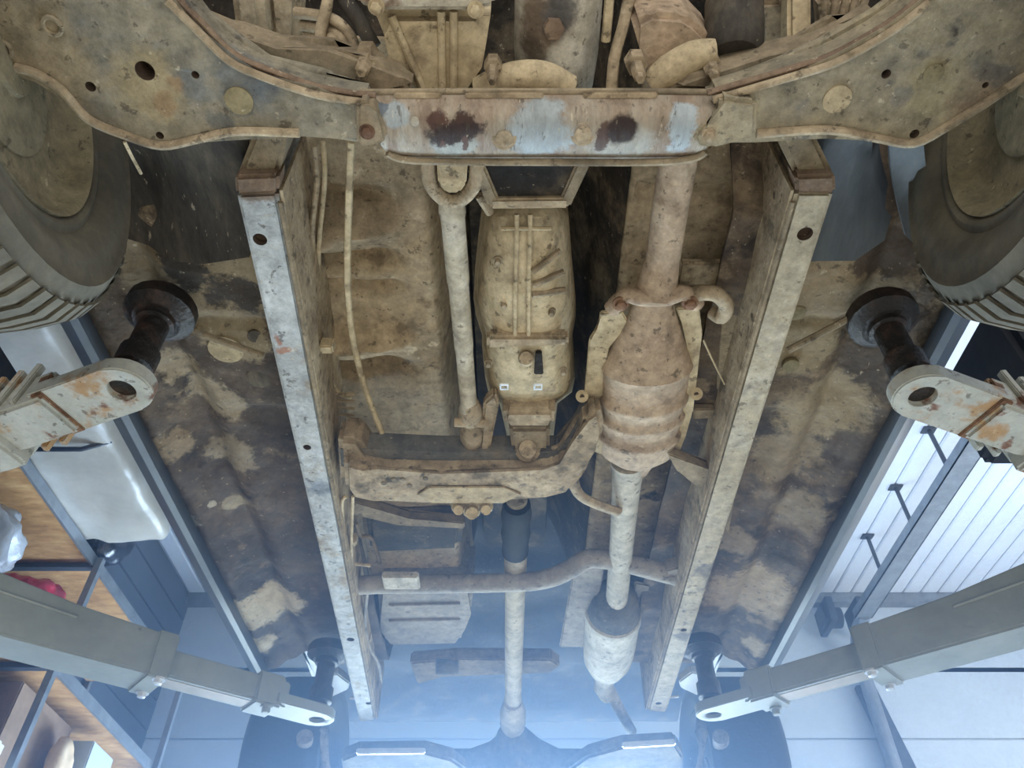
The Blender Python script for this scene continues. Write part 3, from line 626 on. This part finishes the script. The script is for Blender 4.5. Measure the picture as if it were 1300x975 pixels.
mp_ = tube('exhaust_middle_pipe', [(797,585,1.18),(795,620,1.18),(790,680,1.18),(783,760,1.18),(781,778,1.18)], [rad(22,585,1.18),rad(18,620,1.18),rad(15.5,680,1.18),rad(14,760,1.18),rad(14,778,1.18)], muffm, car, 18, smooth=3)
tube('exhaust_bracket', [(730,590,1.14),(728,612,1.14),(738,630,1.14),(762,642,1.14),(786,650,1.145)], .014, tan, car, 10, sq=(1,.7), smooth=3)
mu = turned('muffler', (779,775,1.20), (768,862,1.20), [(0, 0.0819), (0.02, 0.0883), (0.08, 0.0895), (0.1, 0.0866), (0.5, 0.0866), (0.66, 0.0819), (0.8, 0.0632), (0.86, 0.04), (1, 0.037)], muffm, car, 32, sharp=30)
turned('muffler_cap', (782,748,1.20), (779,778,1.20), [(0, 0.028), (0.05, 0.04), (0.35, 0.0679), (0.8, 0.0819), (1, 0.0842)], bluebeam, mu, 32)
tube('outlet_neck', [(768,856,1.20),(766,872,1.20),(772,882,1.19)], [.034,.036,.034], muffm, mu, 16)
tube('tail_pipe', [(772,872,1.21),(786,900,1.20),(802,928,1.20)], [.022,.021,.02], muffm, mu, 14)
plate('heat_shield', [(728,724,1.20),(768,718,1.20),(750,822,1.20),(710,822,1.20)], .012, fuel, car, .004)
plate('heat_shield', [(806,740,1.22),(826,744,1.22),(800,850,1.22),(790,850,1.22)], .012, fuel, car, .004)

# --- rear propeller shaft
rp = turned('rear_propshaft', (656,632,1.20), (651,905,1.20), [(0, 0.0281), (0.06, 0.0281), (0.08, 0.0351), (0.12, 0.0351), (0.13, 0.0281), (0.17, 0.0328), (0.27, 0.0328), (0.28, 0.031), (0.9, 0.031), (0.95, 0.0386), (1, 0.0386)], haft, car, 20)
turned('slip_boot', (656,640,1.19), (654,700,1.195), [(0,.036),(.2,.041),(.4,.036),(.6,.041),(.8,.036),(1,.038)], black, rp, 16)
turned('rear_yoke', (651,892,1.19), (651,930,1.18), [(0,.032),(.3,.05),(.7,.05),(1,.036)], haft, rp, 14)
# --- rear crossmember tube
x2 = tube('rear_crossmember', [(440,744,1.16),(480,742,1.16),(560,741,1.16),(660,739,1.16),(700,733,1.16),(728,720,1.17),(750,709,1.18),(790,714,1.18),(830,724,1.17),(880,737,1.16)], .031, fuel, car, 14, sq=(1.05,.8), smooth=4)
bar('clamp_band', (486,741,1.128), (532,741,1.128), .07, .02, muffm, x2, .004)
plate('tube_gusset', [(845,725,1.15),(885,715,1.15),(880,748,1.15),(850,742,1.15)], .04, fuel, x2, .005)
# --- fuel tank, rear brackets
ft = plate('fuel_tank', [(478,748,1.24),(602,745,1.24),(598,780,1.24),(590,800,1.24),(584,820,1.24),(490,822,1.24),(482,800,1.24)], .18, fuel, car, .02, 4)
for b in (768,788): tube('tank_rib', [(494,b,1.238),(584,b-2,1.238)], .005, fuel, ft, 8)
tf = plate('tank_front', [(462,655,1.28),(590,650,1.28),(585,700,1.28),(470,705,1.28)], .1, tunnelm, car, .02, 3)
plate('bracket', [(430,640,1.2),(445,636,1.2),(520,660,1.2),(590,664,1.2),(590,672,1.2),(505,668,1.2),(440,652,1.2)], .03, beam, car, .004)
rb = plate('rear_bracket', [(520,842,1.30),(580,838,1.30),(700,838,1.30),(712,846,1.30),(700,855,1.30),(560,858,1.30),(530,870,1.30)], .05, beam, car, .008)
turned('bush', (554,846,1.29), (582,846,1.29), [(0,.03),(1,.03)], bluebeam, rb, 14)
# --- rear axle, differential, bumper brackets, dampers
ax = turned('rear_axle', Vector((-.62,3.22,CAMZ+1.10)), Vector((.64,3.22,CAMZ+1.10)), [(0,.06),(.06,.06),(.07,.042),(.36,.045),(.42,.07),(.47,.12),(.5,.135),(.53,.13),(.58,.08),(.64,.045),(.93,.042),(.94,.06),(1,.06)], bluebeam, car, 24)
turned('pinion_housing', (651,925,1.18), Vector((.0,3.2,CAMZ+1.12)), [(0,.05),(.2,.06),(.6,.075),(1,.1)], bluebeam, ax, 20)
for pts in ([(432,966,1.02),(452,958,1.02),(540,957,1.02),(575,966,1.02),(600,985,1.02),(440,1000,1.02)], [(712,985,1.02),(745,962,1.02),(790,950,1.02),(858,946,1.02),(868,962,1.02),(866,1000,1.02)]):
    sp = plate('spring_seat', pts, .05, bluebeam, car, .01)
    bar('seat_edge', pts[1 if pts[0][0]<600 else 2], pts[2 if pts[0][0]<600 else 3], .02, .02, zinc, sp, .004)
for sx, px in ((-1,413),(1,889)):
    t_ = tube('damper', [(px-sx*0,985,.98),(px+sx*2,930,1.1),(px+sx*4,890,1.3)], .024, fuel, car, 12)
    tube('trailing_arm', [(px+sx*-40,990,1.0),(px+sx*-38,935,1.05)] if False else [(px+sx*28,990,1.0),(px+sx*26,935,1.06)], .03, fuel, car, 12)
for a,b,s in ((430,872,-1),(876,870,1)):
    plate('bump_stop', [(a-s*-14,b-14,1.18),(a+s*2,b-16,1.18),(a-s*14,b-4,1.18),(a-s*12,b+4,1.18),(a+s*10,b+14,1.18),(a+s*13,b+4,1.18)], .03, zinc, car, .005)
    tube('stop_wire', [(a-s*14,b+14,1.17),(a-s*38,b+16,1.17)], .005, zinc, car, 6)

# --- pipes along the left rail
for pts, r, m in (([(398,185,1.24),(402,230,1.24),(396,300,1.24),(400,400,1.24),(410,455,1.24),(415,520,1.24),(420,560,1.22)], .006, tan),
                  ([(410,180,1.27),(412,230,1.26),(405,310,1.26),(405,395,1.26),(418,470,1.25),(420,540,1.24)], .005, cream),
                  ([(404,420,1.22),(415,470,1.22),(432,500,1.24),(445,505,1.26)], .004, cream),
                  ([(446,180,1.2),(443,250,1.2),(441,330,1.2),(443,390,1.2),(450,440,1.2),(466,500,1.19),(490,562,1.18)], .007, cream),
                  ([(440,630,1.12),(434,640,1.12),(438,690,1.14),(442,712,1.15),(470,718,1.16)], .005, cream),
                  ([(448,630,1.12),(446,690,1.13),(446,716,1.15)], .004, cream),
                  ([(452,664,1.2),(458,680,1.2),(472,684,1.2),(482,715,1.2)], .006, beam),
                  ([(466,752,1.15),(463,790,1.15),(468,820,1.15),(480,842,1.15),(484,866,1.15)], .006, fuel),
                  ([(461,756,1.18),(458,800,1.18),(470,832,1.18)], .004, fuel)):
    tube('brake_pipe', pts, r, m, car, 8, smooth=5)
for a,b in ((414,445),(446,691),(465,815)): box('pipe_clip', tuple(Q(a,b,1.16)-Vector((.014,.012,.0))), tuple(Q(a,b,1.16)+Vector((.014,.012,.03))), cream, car, .004)
for k in range(4): bar('pipe_support', (418,500+k*9,1.23), (450,502+k*9,1.23), .006, .006, tan, car, .001)
# small pieces under the side floors: jacking lugs, drain plugs, rods
disc_bolt('drain_grommet', (288,440,1.2), rad(22,440,1.2), .012, tanplug, car, 20, False)
disc_bolt('drain_grommet', (330,478,1.2), rad(16,478,1.2), .008, linerb, car, 20, False)
disc_bolt('drain_grommet', (326,425,1.2), rad(11,425,1.2), .008, linerb, car, 20, False)
tube('strut_rod', [(258,425,1.15),(335,452,1.13)], .007, beam, car, 8)
tube('strut_rod', [(1082,402,1.15),(1000,445,1.13)], .007, beam, car, 8)
for a,b in ((1003,462),(1010,395)): disc_bolt('drain_grommet', (a,b,1.2), .018, .008, plug, car, 20, False)

# ================================================================== the lift
blue = grime('blue_lift_paint', grain=.1, sat=1.0, ramp= [(.3,(30,66,120)),(.7,(44,84,140))], scale=3, rough=.4, bump=.05, spec=.5)
def post(s, label):
    t = empty('lift_post', (s*1.85, 1.45, 0), label, 'vehicle lift', 'two posts of the vehicle lift')
    bm = bmesh.new()
    for a in ((s*1.95,1.27,s*2.05,1.63),(s*1.70,1.27,s*1.95,1.30),(s*1.70,1.60,s*1.95,1.63)):
        x0,x1_ = sorted((a[0],a[2])); prism(bm, [Vector((x0,a[1],0)),Vector((x1_,a[1],0)),Vector((x1_,a[3],0)),Vector((x0,a[3],0))], Vector((0,0,2.86)))
    finish('column', bm, blue, t)
    x0,x1_ = sorted((s*1.55,s*1.9)); box('carriage', (x0,1.22,CAMZ+.80), (x1_,1.68,CAMZ+1.02), blue, t, .01)
    o_ = .16 if s < 0 else 0
    x0,x1_ = sorted((s*(1.42+o_),s*(1.55+o_))); box('carriage_head', (x0,1.25,CAMZ+1.0), (x1_,1.65,CAMZ+1.62), blue, t, .01)
    x0,x1_ = sorted((s*(1.26+o_),s*(1.42+o_))); box('door_buffer', (x0,1.28,CAMZ+1.30), (x1_,1.62,CAMZ+1.60), black, t, .02)
    x0,x1_ = sorted((s*1.6,s*2.2)); box('base_plate', (x0,1.1,0), (x1_,1.8,.02), blue, t, .004)
    return t
lift_l = post(-1, 'vehicle lift with two grey swing arms standing beside the shelving'); lift_r = post(1, 'vehicle lift with two grey swing arms beneath the white ceiling')
def lift_arm(par, label, tip, piv, front, mat, hp):
    """tip, piv: points on the underside of the arm"""
    t = bpy.data.objects.new('swing_arm', None); COL.objects.link(t); t.parent = par; t.location = piv-WP[par]; WP[t] = piv.copy(); t['label'] = label
    d = (tip-piv); Lg = d.length; d.normalize(); up = Vector((0,0,1)); sd = d.cross(up).normalized()
    tipo = tip-d*.15
    def ext(nm, a, b, w, z0, z1, m, bev=.006):
        bm = bmesh.new(); addbar(bm, a+up*z0, b+up*z0, w, z1-z0, bev); return finish(nm, bm, m, t)
    # rounded eye plate, drilled
    out = []
    for k in range(13):
        a = -math.pi/2+math.pi*k/12; out.append(tip+d*math.cos(a)*.052+sd*math.sin(a)*.052)
    out += [tip-d*.16+sd*.055, tip-d*.16-sd*.055]
    bm = bmesh.new(); prism(bm, [p for p in out], up*.03); bmesh.ops.bevel(bm, geom=bm.edges[:], offset=.003, segments=2, affect='EDGES')
    eye = finish('eye_plate', bm, mat, t); cut(eye, [(tip, .025)], .05, hole)
    if front:
        ext('inner_tube', tip-d*.34, tip-d*.13, .095, -.012, .065, mat)
        o_ = ext('outer_tube', piv, tip-d*.26, .135, -.03, .09, mat)
        for k in range(4):
            p = tip-d*(.19+k*.042); sg = -1 if tip.x > 0 else 1
            for sg in (-1,1): 
                bm = bmesh.new(); addbar(bm, p+sd*sg*.058, p+sd*sg*.058+d*.02+up*.085, .012, .016, .002); finish('locking_tooth', bm, mat, t)
        ext('weld_collar', tip-d*.15, tip-d*.125, .105, -.004, .045, rust, .002)
    else:
        ext('inner_tube', tip-d*.52, tip-d*.12, .085, -.004, .07, mat)
        bm = bmesh.new(); addbar(bm, tip-d*.5+up*-.0055, tip-d*.2+up*-.0055, .05, .003); finish('slide_strip', bm, armb, t)
        pe = tip-d*.50; w_ = .0675; bm = bmesh.new()
        pm_ = piv+(pe-piv)*.45
        secs = [(piv,-.02,.165),(pm_,-.02,.128),(pe-d*.25,-.02,.105),(pe,-.02,.095)]
        rg = [[bm.verts.new(p+sd*sx*w_+up*zz) for sx,zz in ((-1,z0),(1,z0),(1,z1),(-1,z1))] for p,z0,z1 in secs]
        for a,b in zip(rg,rg[1:]):
            for k in range(4): bm.faces.new((a[k],a[(k+1)%4],b[(k+1)%4],b[k]))
        bm.faces.new(rg[0]); bm.faces.new(rg[-1][::-1])
        bmesh.ops.bevel(bm, geom=[e for e in bm.edges], offset=.006, segments=2, affect='EDGES', clamp_overlap=True)
        finish('outer_tube', bm, mat, t)
        tube('weld_rib', [piv+sd*(w_+.001)*(-1 if tip.x>0 else 1)*q+up*.10 for q in (1,)]+[pe-d*.25+sd*(w_+.001)*(-1 if tip.x>0 else 1)+up*.07], .005, mat, t, 6)
        ext('collar', tip-d*.225, tip-d*.14, .1, -.012, .08, mat)
        ext('collar', tip-d*.54, tip-d*.48, .145, -.025, .101, mat)
        for q in (-.055,.055): disc_bolt('stop_bolt', tip-d*.5+sd*q-up*.022, .012, .014, zinc, t)
        disc_bolt('stop_bolt', tip-d*.18+sd*.035-up*.012, .012, .02, mat, t)
    # screw pad
    base = tip+up*.028
    turned('pad_screw', tip+up*.012, tip+up*(hp-.035), [(0,.024),(.2,.024),(.22,.036),(.45,.036),(.46,.028),(.5,.029),(.54,.028),(.85,.028),(.86,.036),(1,.036)], oily, t, 18)
    pd = turned('lift_pad', tip+up*(hp-.05), tip+up*hp, [(0,.045),(.3,.06),(.32,.066),(.8,.066),(1,.06)], oily, t, 20)
    return t
lift_arm(lift_l, 'rusty grey lift arm under the sill beside the white pack', Q(154,496,.93), Vector((-1.56,1.30,CAMZ+.90)), True, armr, .235)
lift_arm(lift_r, 'rusty grey lift arm under the sill below the white ceiling', Q(1172,504,.93), Vector((1.56,1.30,CAMZ+.90)), True, armr, .235)
lift_arm(lift_l, 'long grey lift arm crossing in front of the shelving', Q(402,914,.92), Vector((-1.58,1.50,CAMZ+.88)), False, armp, .235)
lift_arm(lift_r, 'long grey lift arm crossing in front of the white rear wall', Q(906,908,.92), Vector((1.58,1.42,CAMZ+.88)), False, armp, .235)

# ================================================================== shelving on the left
osb = grime('chipboard', grain=.1, sat=1.0, ramp= [(.3,(142,100,58)),(.5,(180,136,86)),(.7,(204,164,112))], scale=16, rough=.75, bump=.25, stretch=(.6,1.6,1))
packm = grime('white_wrap', grain=.1, sat=1.0, ramp= [(.3,(164,160,150)),(.6,(186,182,172)),(.8,(206,203,196))], scale=4, rough=.32, bump=.35, fine=10, spec=.5)
clear = grime('clear_film', grain=.1, sat=1.0, ramp= [(.3,(150,154,160)),(.6,(184,188,194)),(.8,(220,224,228))], scale=10, rough=.18, bump=.9, fine=16, spec=.8)
redp = grime('red_plastic', grain=.1, sat=1.0, ramp= [(.3,(170,24,52)),(.7,(208,44,76))], scale=12, rough=.3, bump=.7, fine=20, spec=.6)
card = grime('cardboard', [(.3,(128,98,72)),(.7,(160,126,94))], 5, rough=.85, grain=.14, bump=.1)
brown = grime('brown_leatherette', [(.3,(74,44,42)),(.7,(108,70,62))], 6, rough=.4, grain=.14, bump=.15, spec=.5)
filmk = grime('black_film', grain=.1, sat=1.0, ramp= [(.3,(24,30,42)),(.7,(44,52,66))], scale=8, rough=.2, bump=.5, fine=12, spec=.7)
straw = grime('straw_coloured_cloth', [(.3,(196,160,112)),(.7,(222,190,144))], 20, grain=.14, bump=.3)
whitep = grime('white_plastic', grain=.1, sat=1.0, ramp= [(.3,(222,222,220)),(.7,(238,238,238))], scale=6, rough=.4, bump=.05)
SX = -1.90
sh = empty('shelving', (-2.15,3.2,0), 'metal shelving with chipboard shelves along the left wall', 'shelving')
for z0 in (CAMZ+1.90, CAMZ+1.43, CAMZ+.86):
    for k,(y0,y1) in enumerate(((1.74,3.06),(3.08,4.3))):
        box('shelf_board', (-2.43,y0,z0), (SX-.012,y1,z0+.018), osb, sh, .002)
    bm = bmesh.new(); prism(bm, [Vector((SX-.012,1.73,z0-.02)),Vector((SX,1.73,z0-.02)),Vector((SX,4.34,z0-.02)),Vector((SX-.012,4.34,z0-.02))], Vector((0,0,.05)))
    finish('edge_rail', bm, steel, sh)
    box('cross_bar', (-2.43,3.045,z0-.025), (SX,3.085,z0-.002), dsteel, sh, .003)
for y0 in (1.73,3.05,4.30):
    for xx in (SX-.002,-2.44):
        bm = bmesh.new(); prism(bm, [Vector((xx,y0,0)),Vector((xx+.03,y0,0)),Vector((xx+.03,y0+.03,0)),Vector((xx,y0+.03,0))], Vector((0,0,CAMZ+1.925)))
        finish('upright', bm, steel, sh)
def lumpy(name, lo, hi, mat, label, cat, amp=.03, s=6, seed=0, n=16, power=5, group=None):
    """a soft stuffed bag: rounded box with creases"""
    bm = bmesh.new(); bmesh.ops.create_cube(bm, size=2); bmesh.ops.subdivide_edges(bm, edges=bm.edges[:], cuts=n, use_grid_fill=True)
    lo = Vector(lo); hi = Vector(hi); c = (lo+hi)/2; e = (hi-lo)/2
    for v in bm.verts:
        p = v.co; l = (abs(p.x)**power+abs(p.y)**power+abs(p.z)**power)**(1/power); p = p/l
        q = Vector((p.x*e.x, p.y*e.y, p.z*e.z))
        q += p.normalized()*amp*(noise.noise(Vector((q.x*s+seed, q.y*s, q.z*s)))+.5*noise.noise(Vector((q.x*s*3, q.y*s*2+seed, q.z*s*3))))
        q += c; q.z = max(q.z, lo.z); v.co = q
    o = finish(name, bm, mat, None, 70); tag(o, label, cat, group); return o
lumpy('wrapped_pack', (-2.4,1.45,CAMZ+1.935), (-1.54,2.97,CAMZ+2.40), packm, 'white plastic-wrapped pack on the top chipboard shelf', 'package', .022, 6, 1, 26, 16)
wrap = tube('strap', [Vector((SX+.01,2.27,CAMZ+1.915)),Vector((-1.66,2.27,CAMZ+1.915)),Vector((-1.57,2.28,CAMZ+1.96)),Vector((-1.55,2.30,CAMZ+2.2))], .010, filmk, None, 8)
wrap.parent = bpy.data.objects['wrapped_pack']; wrap.location = WP[wrap]-WP[wrap.parent]
lumpy('film_roll', (-2.4,3.0,CAMZ+1.935), (SX+.06,3.22,CAMZ+2.3), filmk, 'dark film bundle behind the white wrapped pack', 'bundle', .03, 7, 4, 14, 6)
lumpy('clear_bag', (-2.4,2.05,CAMZ+1.465), (SX+.0,2.68,CAMZ+1.80), clear, 'crumpled clear plastic bag on the shelf under the white pack', 'bag', .06, 8, 9, 20, 3)
lumpy('red_bag', (-2.3,2.80,CAMZ+1.465), (SX+.0,3.04,CAMZ+1.73), redp, 'crumpled red plastic bag on the chipboard shelf', 'bag', .05, 9, 3, 18, 3)
lumpy('brown_cushion', (-2.4,2.15,CAMZ+.88), (SX+.02,2.78,CAMZ+1.39), brown, 'dark brown cushion on the low shelf', 'cushion', .03, 4, 5, 14, 4)
o = box('cardboard_box', (-2.4,3.12,CAMZ+.88), (SX-.12,3.62,CAMZ+1.38), card, None, .006); tag(o, 'brown cardboard box on the low shelf next to the upright', 'box')
o = lumpy('cloth_bundle', (SX-.095,3.42,CAMZ+.895), (SX-.01,3.58,CAMZ+1.29), straw, 'straw-coloured cloth bundle in front of the cardboard box', 'bundle', .02, 9, 6, 12, 2.5)
for k,(y0,z0,dx,lb) in enumerate(((2.80,.882,.0,'bottom white plastic tray of the stack beside the cushion'),(2.86,.952,-.02,'middle white plastic tray of the stack beside the cushion'),(2.83,1.022,.01,'top white plastic tray of the stack beside the cushion'))):
    o = box('white_tray', (SX-.4+dx,y0,CAMZ+z0), (SX+.0+dx,y0+.16,CAMZ+z0+.062), whitep, None, .015); tag(o, lb, 'tray', 'white trays on the low shelf')
o = box('grey_carton', (SX-.3,3.66,CAMZ+.88), (SX-.02,3.90,CAMZ+1.34), wallm, None, .006); tag(o, 'pale grey carton on the low shelf behind the cardboard box', 'box')

# ================================================================== added blue volume standing in for lens glare from the backlight
hz = bpy.data.materials.new('glare_haze'); hz.use_nodes = True; nt = hz.node_tree; nt.nodes.clear()
vo = nt.nodes.new('ShaderNodeVolumeScatter'); vo.inputs['Color'].default_value = (.31,.53,1,1); vo.inputs['Density'].default_value = .24; vo.inputs['Anisotropy'].default_value = .6
mo = nt.nodes.new('ShaderNodeOutputMaterial'); va = nt.nodes.new('ShaderNodeVolumeAbsorption'); va.inputs['Color'].default_value = (.31,.53,1,1); va.inputs['Density'].default_value = .10
vs = nt.nodes.new('ShaderNodeAddShader'); nt.links.new(vo.outputs[0], vs.inputs[0]); nt.links.new(va.outputs[0], vs.inputs[1]); nt.links.new(vs.outputs[0], mo.inputs['Volume'])
# thickest along the car's middle, thinning out sideways
tcn = nt.nodes.new('ShaderNodeTexCoord'); sx_ = nt.nodes.new('ShaderNodeSeparateXYZ'); nt.links.new(tcn.outputs['Object'], sx_.inputs[0])
ab = nt.nodes.new('ShaderNodeMath'); ab.operation = 'ABSOLUTE'; nt.links.new(sx_.outputs[0], ab.inputs[0])
for node, dens in ((vo, .27), (va, .07)):
    mr = nt.nodes.new('ShaderNodeMapRange'); mr.interpolation_type = 'SMOOTHSTEP'; mr.inputs[1].default_value = .45; mr.inputs[2].default_value = 1.75
    mr.inputs[3].default_value = dens; mr.inputs[4].default_value = 0.0; nt.links.new(ab.outputs[0], mr.inputs[0]); nt.links.new(mr.outputs[0], node.inputs['Density'])
hb = box('glare_haze', (-1.8,1.1,.02), (1.8,YR-.06,CAMZ+HC-.1), hz, None, 0); tag(hb, 'thin bluish volume added in place of lens glare under the rear of the car', 'glare_haze', kind='stuff')
